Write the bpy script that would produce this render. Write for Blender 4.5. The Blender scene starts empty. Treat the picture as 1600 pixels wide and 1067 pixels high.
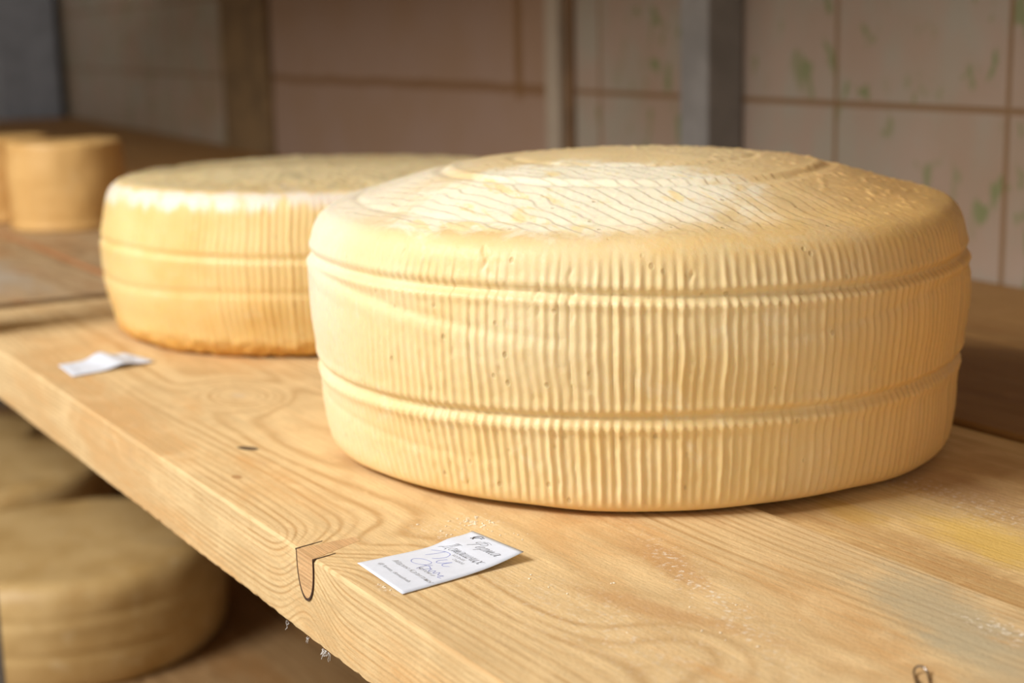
import bpy, bmesh, math, random
import numpy as np
from mathutils import Vector, Matrix

scn = bpy.context.scene
col = scn.collection

# ------------------------------------------------------------------ camera
CAM = Vector((0.0, -0.3368, 0.2932))
RX = Vector((0.5234051, 0.8518146, -0.0214249))
UY = Vector((-0.1561572, 0.1206098, 0.9803409))
FW = Vector((-0.8376527, 0.5097698, -0.1961448))
cd = bpy.data.cameras.new('camera')
cam = bpy.data.objects.new('camera', cd); col.objects.link(cam)
rm = Matrix((RX, UY, -FW)).transposed()
cam.matrix_world = Matrix.Translation(CAM) @ rm.to_4x4()
cd.sensor_width = 36.0
cd.lens = 36.0 * 2394.9 / 1600.0
cd.clip_start = 0.02; cd.clip_end = 60
cd.dof.use_dof = True
cd.dof.focus_distance = 0.87
cd.dof.aperture_fstop = 5.2
cd.dof.aperture_blades = 7
scn.camera = cam

# ------------------------------------------------------------------ world, light, exposure
w = bpy.data.worlds.new('world'); scn.world = w; w.use_nodes = True
bgn = w.node_tree.nodes['Background']
bgn.inputs['Color'].default_value = (1.0, 0.88, 0.71, 1)
bgn.inputs['Strength'].default_value = 0.72

def area(name, loc, target, sx, sy, power, color):
    l = bpy.data.lights.new(name, 'AREA'); l.shape = 'RECTANGLE'; l.size = sx; l.size_y = sy
    l.energy = power; l.color = color
    o = bpy.data.objects.new(name, l); col.objects.link(o)
    o.location = loc
    o.rotation_euler = (Vector(target) - Vector(loc)).to_track_quat('-Z', 'Y').to_euler()
    return o
area('window_light', (-1.40, -2.40, 2.15), (-0.95, 0.3, 0.1), 1.6, 1.0, 140, (1.0, 0.98, 0.935))

vs = scn.view_settings
vs.view_transform = 'Standard'
try: vs.look = 'None'
except Exception: pass
vs.exposure = 0.07; vs.gamma = 1.0; vs.use_curve_mapping = False

rnd = random.Random(7)

# ------------------------------------------------------------------ helpers
def put(name, me, mat=None, parent=None, loc=(0, 0, 0), rot=(0, 0, 0)):
    o = bpy.data.objects.new(name, me); col.objects.link(o)
    o.location = loc; o.rotation_euler = rot
    if mat: me.materials.append(mat)
    if parent: o.parent = parent
    return o
def tag(o, label=None, cat=None, group=None, kind=None):
    if label: o['label'] = label
    if cat: o['category'] = cat
    if group: o['group'] = group
    if kind: o['kind'] = kind
    return o
def np_mesh(name, V, Q, smooth=True):
    me = bpy.data.meshes.new(name)
    V = np.asarray(V, np.float32); Q = np.asarray(Q, np.int32)
    me.vertices.add(len(V)); me.vertices.foreach_set('co', V.ravel())
    k = Q.shape[1]
    me.loops.add(Q.size); me.loops.foreach_set('vertex_index', Q.ravel())
    me.polygons.add(len(Q)); me.polygons.foreach_set('loop_start', np.arange(0, Q.size, k, dtype=np.int32))
    me.polygons.foreach_set('loop_total', np.full(len(Q), k, np.int32))
    me.update(calc_edges=True)
    if smooth: me.polygons.foreach_set('use_smooth', np.ones(len(Q), bool))
    me.validate(); return me
def bm_mesh(name, bm, smooth=False):
    me = bpy.data.meshes.new(name); bm.normal_update(); bm.to_mesh(me); bm.free()
    if smooth:
        for p in me.polygons: p.use_smooth = True
    return me
def box_bm(x0, x1, y0, y1, z0, z1, bev=0, seg=2):
    bm = bmesh.new()
    bmesh.ops.create_cube(bm, size=1)
    for v in bm.verts:
        v.co = Vector(((x0+x1)/2 + v.co.x*(x1-x0), (y0+y1)/2 + v.co.y*(y1-y0), (z0+z1)/2 + v.co.z*(z1-z0)))
    if bev: bmesh.ops.bevel(bm, geom=bm.edges[:], offset=bev, segments=seg, affect='EDGES', profile=0.6)
    return bm

# shader builder
class G:
    def __init__(s, name):
        s.m = bpy.data.materials.new(name); s.m.use_nodes = True
        s.t = s.m.node_tree; s.t.nodes.clear()
        s.out = s.n('ShaderNodeOutputMaterial'); s.b = s.n('ShaderNodeBsdfPrincipled')
        s.t.links.new(s.b.outputs[0], s.out.inputs[0])
        s.co = s.n('ShaderNodeTexCoord').outputs['Object']
    def n(s, t): return s.t.nodes.new(t)
    def set(s, inp, v):
        if isinstance(v, bpy.types.NodeSocket): s.t.links.new(v, inp)
        elif isinstance(v, (tuple, list)) and len(v) == 3 and inp.type == 'RGBA': inp.default_value = (*v, 1)
        else: inp.default_value = v
    def math(s, op, a, b=None, c=None, clamp=False):
        n = s.n('ShaderNodeMath'); n.operation = op; n.use_clamp = clamp
        s.set(n.inputs[0], a)
        if b is not None: s.set(n.inputs[1], b)
        if c is not None: s.set(n.inputs[2], c)
        return n.outputs[0]
    def add(s, a, b): return s.math('ADD', a, b)
    def mul(s, a, b): return s.math('MULTIPLY', a, b)
    def xyz(s, v=None):
        n = s.n('ShaderNodeSeparateXYZ'); s.set(n.inputs[0], v or s.co); return n.outputs
    def comb(s, x, y, z):
        n = s.n('ShaderNodeCombineXYZ'); s.set(n.inputs[0], x); s.set(n.inputs[1], y); s.set(n.inputs[2], z); return n.outputs[0]
    def mapv(s, scale=(1,1,1), loc=(0,0,0), rot=(0,0,0), v=None):
        n = s.n('ShaderNodeMapping'); s.set(n.inputs[0], v or s.co)
        n.inputs['Scale'].default_value = scale; n.inputs['Location'].default_value = loc; n.inputs['Rotation'].default_value = rot
        return n.outputs[0]
    def noise(s, v, scale=1, detail=3, rough=0.55, dist=0.0):
        n = s.n('ShaderNodeTexNoise'); s.set(n.inputs['Vector'], v); n.inputs['Scale'].default_value = scale
        n.inputs['Detail'].default_value = detail; n.inputs['Roughness'].default_value = rough; n.inputs['Distortion'].default_value = dist
        return n.outputs['Fac']
    def voro(s, v, scale=1, rand=1.0):
        n = s.n('ShaderNodeTexVoronoi'); s.set(n.inputs['Vector'], v); n.inputs['Scale'].default_value = scale
        n.inputs['Randomness'].default_value = rand
        return n.outputs['Distance']
    def ramp(s, f, a, b, lo=0.0, hi=1.0, smooth=True):
        n = s.n('ShaderNodeMapRange'); n.interpolation_type = 'SMOOTHSTEP' if smooth else 'LINEAR'; n.clamp = True
        s.set(n.inputs['Value'], f); s.set(n.inputs['From Min'], a); s.set(n.inputs['From Max'], b)
        s.set(n.inputs['To Min'], lo); s.set(n.inputs['To Max'], hi); return n.outputs[0]
    def mix(s, f, a, b, mode='MIX'):
        n = s.n('ShaderNodeMix'); n.data_type = 'RGBA'; n.blend_type = mode; n.clamp_factor = True
        s.set(n.inputs[0], f); s.set(n.inputs[6], a); s.set(n.inputs[7], b); return n.outputs[2]
    def gauss(s, px, py, cx, cy, rx, ry, ang=0.0):
        # soft elliptical spot, 1 at the centre
        dx = s.math('SUBTRACT', px, cx); dy = s.math('SUBTRACT', py, cy)
        c, q = math.cos(ang), math.sin(ang)
        a = s.math('DIVIDE', s.add(s.mul(dx, c), s.mul(dy, q)), rx)
        b = s.math('DIVIDE', s.math('SUBTRACT', s.mul(dy, c), s.mul(dx, q)), ry)
        r2 = s.add(s.mul(a, a), s.mul(b, b))
        return s.math('POWER', 2.71828, s.mul(r2, -1.0))
    def bump(s, h, strength=0.5, dist=0.001, prev=None):
        n = s.n('ShaderNodeBump'); n.inputs['Strength'].default_value = strength; n.inputs['Distance'].default_value = dist
        s.set(n.inputs['Height'], h)
        if prev is not None: s.set(n.inputs['Normal'], prev)
        return n.outputs[0]
    def fin(s, color, rough=0.6, normal=None, **kw):
        s.set(s.b.inputs['Base Color'], color); s.set(s.b.inputs['Roughness'], rough)
        if normal is not None: s.set(s.b.inputs['Normal'], normal)
        for k, v in kw.items(): s.set(s.b.inputs[k.replace('_', ' ')], v)
        return s.m

# ------------------------------------------------------------------ materials
def wood(name, seed, light, dark, orange, pitch=0.0032, vc=0.12, zc=-0.25, wav=0.010, knots=(), stains=(), scuffs=(), contrast=0.9, fiber=0.35):
    g = G(name)
    x, y, z = g.xyz()
    off = (seed*3.17, seed*1.31, seed*0.77)
    slow = g.noise(g.mapv((1.3, 5.0, 5.0), off), 1.0, 2.0)
    mid = g.noise(g.mapv((5.0, 22.0, 22.0), off), 1.0, 2.0)
    dy = g.math('SUBTRACT', y, vc); dz = g.math('SUBTRACT', z, zc)
    r = g.math('SQRT', g.add(g.mul(dy, dy), g.mul(dz, dz)))
    r = g.add(r, g.mul(g.math('SUBTRACT', slow, 0.5), wav*6))
    r = g.add(r, g.mul(g.math('SUBTRACT', mid, 0.5), wav*0.8))
    for (kx, ky, rx, ry, am) in knots:
        r = g.add(r, g.mul(g.gauss(x, y, kx, ky, rx, ry), am))
    ph = g.mul(r, 2*math.pi/pitch)
    s_ = g.math('MULTIPLY_ADD', g.math('SINE', ph), 0.5, 0.5)
    band = g.math('POWER', s_, 2.2)
    # each ring differs in strength
    irr = g.noise(g.comb(g.mul(x, 1.5), g.mul(r, 160.0), seed), 1.0, 2.0)
    band = g.mul(band, g.ramp(irr, 0.35, 0.62, 0.15, 1.0))
    fib = g.noise(g.mapv((14, 700, 700), off), 1.0, 3.0, 0.6)
    pore = g.ramp(g.noise(g.mapv((60, 1300, 1300), off), 1.0, 2.0, 0.6), 0.62, 0.75)
    big = g.noise(g.mapv((4.0, 13, 13), (off[1], off[0], 3)), 1.0, 5.0, 0.65, 0.5)
    blot = g.noise(g.mapv((18, 30, 30), (off[1], off[0], 3)), 1.0, 4.0, 0.65, 0.6)
    c = g.mix(g.mul(band, contrast), light, dark)
    c = g.mix(g.ramp(big, 0.47, 0.66, 0.0, 0.8), c, orange)
    c = g.mix(g.ramp(blot, 0.50, 0.70, 0.0, 0.55), c, tuple(0.35*a+0.65*b for a, b in zip(light, dark)))
    pale = tuple(min(1, v*1.16 + 0.02) for v in light)
    c = g.mix(g.ramp(blot, 0.5, 0.28, 0.0, 0.55), c, pale)
    c = g.mix(g.mul(g.ramp(fib, 0.38, 0.66), fiber*1.4), c, tuple(v*0.72 for v in light))
    c = g.mix(g.mul(pore, 0.35), c, tuple(v*0.4 for v in dark))
    rag0 = g.noise(g.mapv((45, 45, 45), off), 1.0, 5.0, 0.75)
    rag1 = g.noise(g.mapv((14, 80, 80), off), 1.0, 4.0, 0.7)
    rag = g.math('MULTIPLY_ADD', g.add(rag0, rag1), 0.5, 0.0)
    for (sx, sy, rx, ry, ang, colr, am, hard) in stains:
        m_ = g.gauss(x, y, sx, sy, rx, ry, ang)
        m_ = g.ramp(g.add(m_, g.mul(g.math('SUBTRACT', rag, 0.5), 2.2 if not hard else 0.5)), 0.15, 0.85 if not hard else 0.45, 0.0, am)
        c = g.mix(m_, c, colr)
    speck = g.ramp(g.noise(g.mapv((260, 260, 260), off), 1.0, 4.0, 0.75), 0.52, 0.7)
    for (sx, sy, rx, ry, ang, am) in scuffs:
        c = g.mix(g.mul(g.mul(speck, g.gauss(x, y, sx, sy, rx, ry, ang)), am), c, (0.86, 0.78, 0.66))
    h = g.add(g.mul(band, -0.5), g.mul(fib, 0.5))
    n1 = g.bump(h, 0.55, 0.0004)
    saw = g.noise(g.mapv((420, 420, 420), off), 1.0, 3.0, 0.6)
    n1 = g.bump(g.add(rag, g.mul(saw, 0.7)), 0.45, 0.0013, n1)
    return g.fin(c, g.ramp(fib, 0.3, 0.7, 0.5, 0.72), n1, Specular_IOR_Level=0.3)

WL = (0.77, 0.56, 0.30); WD = (0.50, 0.29, 0.115); WO = (0.66, 0.38, 0.155)
m_front = wood('front_board_wood', 1.0, WL, WD, WO, pitch=0.0032, vc=0.13, zc=-0.20, wav=0.005,
    knots=[(-0.790, 0.0, 0.030, 0.06, -0.016), (-1.195, 0.121, 0.05, 0.03, 0.02), (-0.55, 0.10, 0.06, 0.05, 0.012)],
    stains=[(-1.031, 0.062, 0.0085, 0.0042, 0.5, (0.09, 0.06, 0.04), 0.95, True),
            (-0.965, 0.027, 0.005, 0.003, 0.0, (0.36, 0.17, 0.06), 0.7, True),
            (-0.515, 0.228, 0.075, 0.030, -0.35, (0.44, 0.40, 0.28), 0.6, False),
            (-0.455, 0.205, 0.060, 0.035, -0.2, (0.50, 0.44, 0.30), 0.4, False),
            (-0.66, 0.165, 0.05, 0.012, -0.2, (0.50, 0.25, 0.09), 0.5, False),
            (-0.60, 0.115, 0.06, 0.010, 0.3, (0.50, 0.25, 0.09), 0.5, False),
            (-1.197, 0.121, 0.010, 0.006, 0.0, (0.62, 0.48, 0.33), 0.7, False),
            (-0.845, 0.20, 0.14, 0.04, 0.3, (0.56, 0.30, 0.12), 0.4, False)],
    scuffs=[(-0.785, 0.111, 0.018, 0.012, 0, 1.6), (-0.772, 0.081, 0.03, 0.01, 0, 0.8), (-0.604, 0.15, 0.10, 0.012, -0.3, 1.2), (-0.484, 0.238, 0.025, 0.010, 0, 1.8), (-0.60, 0.08, 0.10, 0.03, 0, 0.6), (-0.71, 0.012, 0.008, 0.003, 0, 1.5)], fiber=0.35)
m_mid = wood('middle_board_wood', 5.0, (0.78, 0.56, 0.27), (0.50, 0.30, 0.11), (0.50, 0.27, 0.10), pitch=0.0046, vc=-1.1, zc=-0.1, wav=0.0012,
    stains=[(-0.575, 0.345, 0.09, 0.024, -0.12, (0.76, 0.50, 0.10), 0.65, False),
            (-0.68, 0.318, 0.05, 0.012, -0.1, (0.62, 0.38, 0.08), 0.5, False),
            (-0.70, 0.41, 0.14, 0.030, -0.05, (0.48, 0.28, 0.13), 0.7, False)],
    scuffs=[(-0.66, 0.39, 0.10, 0.02, 0, 1.1)], contrast=0.75)
m_back_shade = wood('back_board_wood_shaded', 9.0, (0.33, 0.175, 0.055), (0.20, 0.085, 0.022), (0.27, 0.125, 0.035), pitch=0.012, vc=0.7, zc=-0.3, wav=0.012, contrast=0.6)  # wood colour darkened for the shade at the back of the shelf
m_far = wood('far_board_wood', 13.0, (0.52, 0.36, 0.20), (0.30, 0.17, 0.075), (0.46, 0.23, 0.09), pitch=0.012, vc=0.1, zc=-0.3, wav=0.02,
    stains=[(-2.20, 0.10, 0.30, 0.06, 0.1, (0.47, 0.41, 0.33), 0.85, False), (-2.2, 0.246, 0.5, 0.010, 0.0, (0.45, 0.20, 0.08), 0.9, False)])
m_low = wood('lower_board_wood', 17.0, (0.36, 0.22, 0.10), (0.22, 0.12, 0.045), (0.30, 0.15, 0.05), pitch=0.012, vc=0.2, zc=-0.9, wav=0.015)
def simple(name, c, rough=0.5, metal=0.0, nscale=30, var=0.15, bump=0.15):
    g = G(name)
    nz = g.noise(g.mapv((nscale,)*3), 1.0, 4.0, 0.6)
    cc = g.mix(g.ramp(nz, 0.35, 0.7, 0, 1), tuple(v*(1+var) for v in c), tuple(v*(1-var) for v in c))
    return g.fin(cc, rough, g.bump(nz, bump, 0.001), Metallic=metal)
m_knot = wood('knot_wood', 21.0, (0.69, 0.44, 0.225), (0.50, 0.26, 0.12), (0.60, 0.33, 0.15), pitch=0.0016, vc=-0.04, zc=0.02, wav=0.002, fiber=0.5)
m_bark = simple('dark_bark_line', (0.06, 0.030, 0.018), 0.8)
m_post = simple('grey_painted_steel', (0.215, 0.205, 0.20), 0.45, 0.0, 14, 0.12)
m_post_dark = simple('blue_grey_painted_steel', (0.19, 0.20, 0.23), 0.5, 0.0, 14, 0.12)
m_wire = simple('steel_wire', (0.42, 0.38, 0.36), 0.25, 1.0)
m_lint = simple('white_lint_fibre', (0.75, 0.75, 0.76), 0.9)
m_crumb = simple('pale_cheese_crumb', (0.88, 0.80, 0.66), 0.7)
m_floor = simple('floor_concrete', (0.20, 0.17, 0.14), 0.8, 0, 4)
m_ceil = simple('ceiling_paint', (0.55, 0.50, 0.44), 0.9, 0, 4)
m_paper = simple('white_paper', (0.68, 0.74, 0.88), 0.75, 0, 180, 0.02, 0.05)
m_ink = simple('black_ink', (0.035, 0.03, 0.035), 0.7)
m_greyink = simple('grey_ink', (0.16, 0.15, 0.15), 0.7)
m_blue = simple('blue_pen_ink', (0.16, 0.20, 0.62), 0.7)

def cheese(name, base, warm, pale, seed=0.0, kind='front'):
    g = G(name)
    x, y, z = g.xyz()
    n1 = g.noise(g.mapv((7, 7, 7), (seed, 0, 0)), 1.0, 4.0, 0.6)
    n2 = g.noise(g.mapv((38, 38, 38), (0, seed, 0)), 1.0, 4.0, 0.65, 0.4)
    fine = g.noise(g.mapv((420, 420, 420)), 1.0, 4.0, 0.7)
    c = g.mix(g.ramp(n1, 0.38, 0.66), base, warm)
    c = g.mix(g.ramp(n2, 0.55, 0.72, 0, 0.45), c, pale)
    c = g.mix(g.ramp(n2, 0.44, 0.28, 0, 0.35), c, warm)
    n_top = None
    if kind == 'front':
        # white bloom and yellow butterfat patches on the near part of the top
        top = g.ramp(z, 0.166, 0.176)
        c = g.mix(g.mul(top, 0.55), c, (0.74, 0.54, 0.27))  # tan top tone also carries the shade towards the back
        patch = g.gauss(x, y, 0.09, -0.115, 0.135, 0.085, 0.75)
        patch = g.ramp(g.add(patch, g.mul(g.math('SUBTRACT', n2, 0.5), 0.9)), 0.35, 0.62)
        patch = g.mul(patch, top)
        c = g.mix(g.mul(patch, 0.95), c, (0.92, 0.86, 0.68))
        yel = g.ramp(g.noise(g.mapv((26, 60, 20), (3, 2, 0), (0, 0, 0.4)), 1.0, 3.0, 0.6, 0.5), 0.56, 0.66, 0, 0.75)
        c = g.mix(g.mul(g.mul(yel, patch), 0.9), c, (0.90, 0.70, 0.30))
        # left shoulder: chalky pale rind
        sh = g.gauss(x, y, -0.13, -0.19, 0.17, 0.13, 0.0)
        c = g.mix(g.mul(g.ramp(g.add(sh, g.mul(g.math('SUBTRACT', n1, 0.5), 0.8)), 0.3, 0.8), g.ramp(z, 0.02, 0.15, 0.25, 0.85)), c, (0.83, 0.76, 0.61))
        # ochre rind and painted shade on the right side and rim; ochre bottom corner
        rr = g.ramp(g.add(g.mul(x, 0.53), g.mul(y, 0.85)), 0.02, 0.21, 0, 0.85)
        c = g.mix(rr, c, (0.68, 0.385, 0.125))
        rim = g.mul(g.ramp(z, 0.150, 0.166), g.ramp(z, 0.186, 0.172))
        c = g.mix(g.mul(g.mul(rim, g.ramp(n2, 0.35, 0.6)), g.ramp(g.add(g.mul(x, 0.53), g.mul(y, 0.85)), -0.10, 0.06, 0, 0.55)), c, (0.80, 0.52, 0.18))
        c = g.mix(g.mul(g.ramp(z, 0.022, 0.0, 0, 0.6), 1.0), c, (0.78, 0.50, 0.18))
    elif kind == 'second':
        rim = g.mul(g.ramp(z, 0.118, 0.150), g.ramp(z, 0.1605, 0.152))
        st = g.noise(g.mapv((60, 60, 9), (seed, 0, 0)), 1.0, 3.0, 0.6)
        c = g.mix(g.ramp(g.add(rim, g.mul(g.math('SUBTRACT', st, 0.5), 1.6)), 0.6, 1.05, 0, 0.85), c, (0.82, 0.76, 0.69))
        top = g.ramp(z, 0.154, 0.158)
        c = g.mix(g.mul(top, 0.8), c, (0.74, 0.62, 0.37))
        c = g.mix(g.mul(g.mul(top, g.ramp(n2, 0.5, 0.7)), 0.8), c, (0.58, 0.50, 0.29))
        c = g.mix(g.ramp(g.add(z, g.mul(g.math('SUBTRACT', n2, 0.5), 0.015)), 0.022, 0.008, 0, 0.85), c, (0.62, 0.32, 0.06))
    vr = g.voro(g.mapv((75, 75, 55)), 1.0)
    pit = g.ramp(vr, 0.05, 0.15)
    pitsel = g.ramp(g.noise(g.mapv((30, 30, 30), (4, 4, 4)), 1.0, 2.0), 0.46, 0.56)
    pitm = g.math('MULTIPLY_ADD', g.math('SUBTRACT', 1.0, pit), g.mul(pitsel, -1.0), 1.0)
    h = g.add(g.mul(fine, 0.35), g.add(g.mul(n2, 0.6), pitm))
    nn = g.bump(h, 0.45, 0.0012)
    c = g.mix(g.mul(g.mul(g.math('SUBTRACT', 1.0, pit), pitsel), 0.5), c, tuple(v*0.6 for v in warm))
    return g.fin(c, g.ramp(fine, 0.3, 0.7, 0.38, 0.58), nn, Subsurface_Weight=0.35 if kind in ('front', 'second') else 0.0,
                 Subsurface_Radius=(1.0, 0.45, 0.16), Subsurface_Scale=0.004, Specular_IOR_Level=0.4)
m_ch1 = cheese('pale_cream_rind', (0.82, 0.68, 0.41), (0.79, 0.60, 0.295), (0.84, 0.75, 0.54), 1.0, 'front')
m_ch2 = cheese('yellow_rind_with_white_rim', (0.82, 0.62, 0.295), (0.78, 0.53, 0.20), (0.84, 0.68, 0.40), 4.0, 'second')
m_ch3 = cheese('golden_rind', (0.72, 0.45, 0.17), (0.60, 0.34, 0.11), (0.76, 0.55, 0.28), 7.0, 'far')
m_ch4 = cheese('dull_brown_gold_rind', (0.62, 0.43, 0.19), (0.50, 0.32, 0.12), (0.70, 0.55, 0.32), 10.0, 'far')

# tiled wall
def tile_mat():
    g = G('flower_tile_wall')
    x, y, z = g.xyz()
    TW, TH, X0, Z0 = 0.305, 0.22, 0.0, 0.196
    fx = g.math('FRACT', g.add(g.math('DIVIDE', g.math('SUBTRACT', x, X0), TW), 100.5))
    fz = g.math('FRACT', g.add(g.math('DIVIDE', g.math('SUBTRACT', z, Z0), TH), 100.5))
    ax = g.mul(g.math('ABSOLUTE', g.math('SUBTRACT', fx, 0.5)), TW)
    az = g.mul(g.math('ABSOLUTE', g.math('SUBTRACT', fz, 0.5)), TH)
    d = g.math('MINIMUM', ax, az)
    grout = g.ramp(d, 0.0025, 0.005, 1, 0)
    n1 = g.noise(g.mapv((9, 9, 6)), 1.0, 3.0, 0.6)
    n2 = g.noise(g.mapv((3, 3, 3), (5, 5, 5)), 1.0, 3.0, 0.6)
    c = g.mix(g.ramp(n1, 0.4, 0.62), (0.325, 0.245, 0.195), (0.30, 0.265, 0.215))
    c = g.mix(g.ramp(n2, 0.45, 0.7, 0, 0.6), c, (0.29, 0.19, 0.125))
    leaf = g.ramp(g.noise(g.mapv((34, 34, 17), (2, 0, 1), (0.0, 0.35, 0.0)), 1.0, 2.0, 0.5, 0.6), 0.565, 0.66)
    region = g.ramp(g.noise(g.mapv((6, 6, 5), (8, 1, 3)), 1.0, 1.0), 0.38, 0.50)
    c = g.mix(g.mul(g.mul(leaf, region), 0.9), c, (0.165, 0.185, 0.08))
    c = g.mix(grout, c, (0.20, 0.115, 0.055))
    return g.fin(c, 0.38, g.bump(g.math('SUBTRACT', 1.0, grout), 0.4, 0.002))
m_tile = tile_mat()
def panel_mat():
    g = G('rusty_pink_plaster')
    x, y, z = g.xyz()
    n1 = g.noise(g.mapv((5, 5, 5)), 1.0, 4.0, 0.6)
    wob = g.mul(g.math('SUBTRACT', g.noise(g.mapv((7, 7, 7)), 1.0, 2.0), 0.5), 0.018)
    c = g.mix(g.ramp(n1, 0.35, 0.7), (0.285, 0.19, 0.14), (0.275, 0.175, 0.115))
    hz = g.math('ABSOLUTE', g.math('SUBTRACT', g.add(z, wob), 0.193 + 0.004))
    c = g.mix(g.ramp(hz, 0.006, 0.013, 0.85, 0), c, (0.18, 0.09, 0.035))
    vx = g.math('ABSOLUTE', g.math('SUBTRACT', g.add(x, wob), -2.385 + 1.2))
    vmask = g.mul(g.ramp(vx, 0.010, 0.020, 0.9, 0), g.ramp(z, 0.17, 0.19))
    c = g.mix(vmask, c, (0.18, 0.09, 0.03))
    return g.fin(c, 0.7, g.bump(n1, 0.2, 0.003))
m_panel = panel_mat()
m_band = simple('rust_brown_timber', (0.155, 0.095, 0.042), 0.7, 0, 9, 0.25)
m_white_trim = simple('dirty_white_trim', (0.32, 0.265, 0.205), 0.6, 0, 9, 0.1)
m_rust = simple('rust_gap', (0.15, 0.085, 0.04), 0.8, 0, 12, 0.2)
m_side = simple('side_wall_paint', (0.24, 0.19, 0.155), 0.8, 0, 3)

# ------------------------------------------------------------------ the room
WANG = -math.atan(0.08)
WP = Vector((-1.2, 1.057, 0))
def wall_box(name, mat, xa, xb, ya, yb, za, zb, bev=0):
    # boxes on the wall: local x along the wall, local y into the wall
    o = put(name, bm_mesh(name, box_bm(xa, xb, ya, yb, za, zb, bev)), mat, None, WP, (0, 0, WANG))
    o['kind'] = 'structure'
    return o
ox = 0.0
wall_box('wall_back', m_tile, -8.3, 1.6, 0.0, 0.12, -1.05, 2.5)
wall_box('trim_1', m_band, -2.985, -2.588, -0.03, 0.0, -1.05, 2.5, 0.004)
wall_box('trim_2', m_panel, -2.588, -1.070, -0.012, 0.0, -1.05, 2.5)
wall_box('trim_3', m_white_trim, -1.070, -1.022, -0.020, 0.0, -1.05, 2.5, 0.003)
wall_box('trim_4', m_rust, -1.022, -0.998, -0.008, 0.0, -1.05, 2.5)
o = put('wall_left', bm_mesh('wall_left', box_bm(-9.2, -9.05, -4.5, 1.75, -1.05, 2.5)), m_side); o['kind'] = 'structure'
o = put('floor', bm_mesh('floor', box_bm(-9.1, 1.2, -4.5, 1.75, -1.2, -1.05)), m_floor); o['kind'] = 'structure'
o = put('ceiling', bm_mesh('ceiling', box_bm(-9.1, 1.2, -4.5, 1.75, 2.5, 2.6)), m_ceil); o['kind'] = 'structure'

# ------------------------------------------------------------------ boards
def board(name, mat, x0, x1, y0, y1, ztop, th, label, group=None, bev=0.0015, wear=0.0, seed=0, nx=None, y1_far=None):
    # plank with slightly wavy worn arrises; long axis x
    n = nx or max(8, int((x1-x0)/0.03))
    prof = []   # closed section in (y, z)
    b = bev*1.6
    sec = [(y0+b, ztop), (y0+b*0.35, ztop-b*0.3), (y0, ztop-b), (y0, ztop-th*0.33), (y0, ztop-th*0.66), (y0, ztop-th+b), (y0+b, ztop-th),
           (y1-b, ztop-th), (y1, ztop-th+b), (y1, ztop-b), (y1-b*0.35, ztop-b*0.3), (y1-b, ztop)]
    top_pts = [(y1-b + (y0-y1+2*b)*t, ztop) for t in np.linspace(0, 1, 9)[1:-1]]
    sec = sec + top_pts
    rs = np.random.default_rng(seed)
    k = rs.uniform(0, 6.28, 6)
    V = []
    for i in range(n+1):
        x = x0 + (x1-x0)*i/n
        wv = wear*(0.5*math.sin(x*21+k[0]) + 0.3*math.sin(x*47+k[1]) + 0.25*math.sin(x*113+k[2]))
        wb = wear*(0.3*math.sin(x*31+k[3]) + 0.25*math.sin(x*267+k[4]) + 0.3*math.sin(x*471+k[5]))
        dyb = 0 if y1_far is None else (y1_far-y1)*(x1-x)/(x1-x0)
        for j, (yy, zz) in enumerate(sec):
            dy = dyb*(yy-y0)/(y1-y0); dz = 0
            if j in (1, 2): dy += max(0, wv)*0.8; dz = -abs(wv)*0.6
            if j in (5, 6): dz = wb; dy += abs(wb)*0.4
            V.append((x, yy+dy, zz+dz))
    m = len(sec); Q = []
    for i in range(n):
        for j in range(m):
            a = i*m+j; c = i*m+(j+1) % m
            Q.append((a, c, c+m, a+m))
    me = bpy.data.meshes.new(name)
    faces = Q + [tuple(range(m-1, -1, -1)), tuple(n*m+j for j in range(m))]
    me.from_pydata(V, [], faces); me.validate()
    bm = bmesh.new(); bm.from_mesh(me); bmesh.ops.recalc_face_normals(bm, faces=bm.faces[:]); bm.to_mesh(me); bm.free()
    o = put(name, me, mat)
    tag(o, label, 'shelf board', group)
    return o

TH = 0.0524
XE = -1.768
board_front = board('shelf_board', m_front, XE, 0.35, 0.0, 0.2695, 0.0, TH, 'front board of the upper shelf, under the largest cheese, with a knot in its edge', wear=0.0012, seed=3, nx=420, bev=0.0011)
board('shelf_board', m_mid, XE+0.004, 0.35, 0.2706, 0.534, -0.0035, TH, 'second board back on the upper shelf, with a yellow stain right of the big cheese', wear=0.0006, seed=5, bev=0.0018)
board('shelf_board', m_back_shade, XE-0.003, 0.35, 0.538, 0.79, 0.0, TH, 'third board back on the upper shelf, brown and shaded behind the big cheese', seed=6)
board('shelf_board', m_back_shade, -1.702, 0.35, 0.793, 0.929, 0.0, TH, 'rearmost board of the upper shelf, running along the tiled wall', seed=7, y1_far=1.093)
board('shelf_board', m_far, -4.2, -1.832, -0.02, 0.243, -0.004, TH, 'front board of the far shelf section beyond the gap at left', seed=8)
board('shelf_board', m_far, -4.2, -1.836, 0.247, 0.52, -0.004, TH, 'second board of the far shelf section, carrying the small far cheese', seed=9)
board('shelf_board', m_back_shade, -4.2, -1.834, 0.523, 0.78, -0.004, TH, 'third board of the far shelf section, brown darkened for shade behind the small cheese', seed=10)
board('shelf_board', m_back_shade, -6.45, -1.834, 0.783, 1.10, -0.004, TH, 'rearmost board of the far shelf section, along the dim wall', seed=11, y1_far=1.470)
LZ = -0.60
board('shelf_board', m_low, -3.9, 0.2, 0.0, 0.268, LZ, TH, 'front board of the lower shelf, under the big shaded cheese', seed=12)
board('shelf_board', m_low, -3.9, 0.2, 0.271, 0.535, LZ, TH, 'second board back on the lower shelf, in shade', seed=13)
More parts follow.
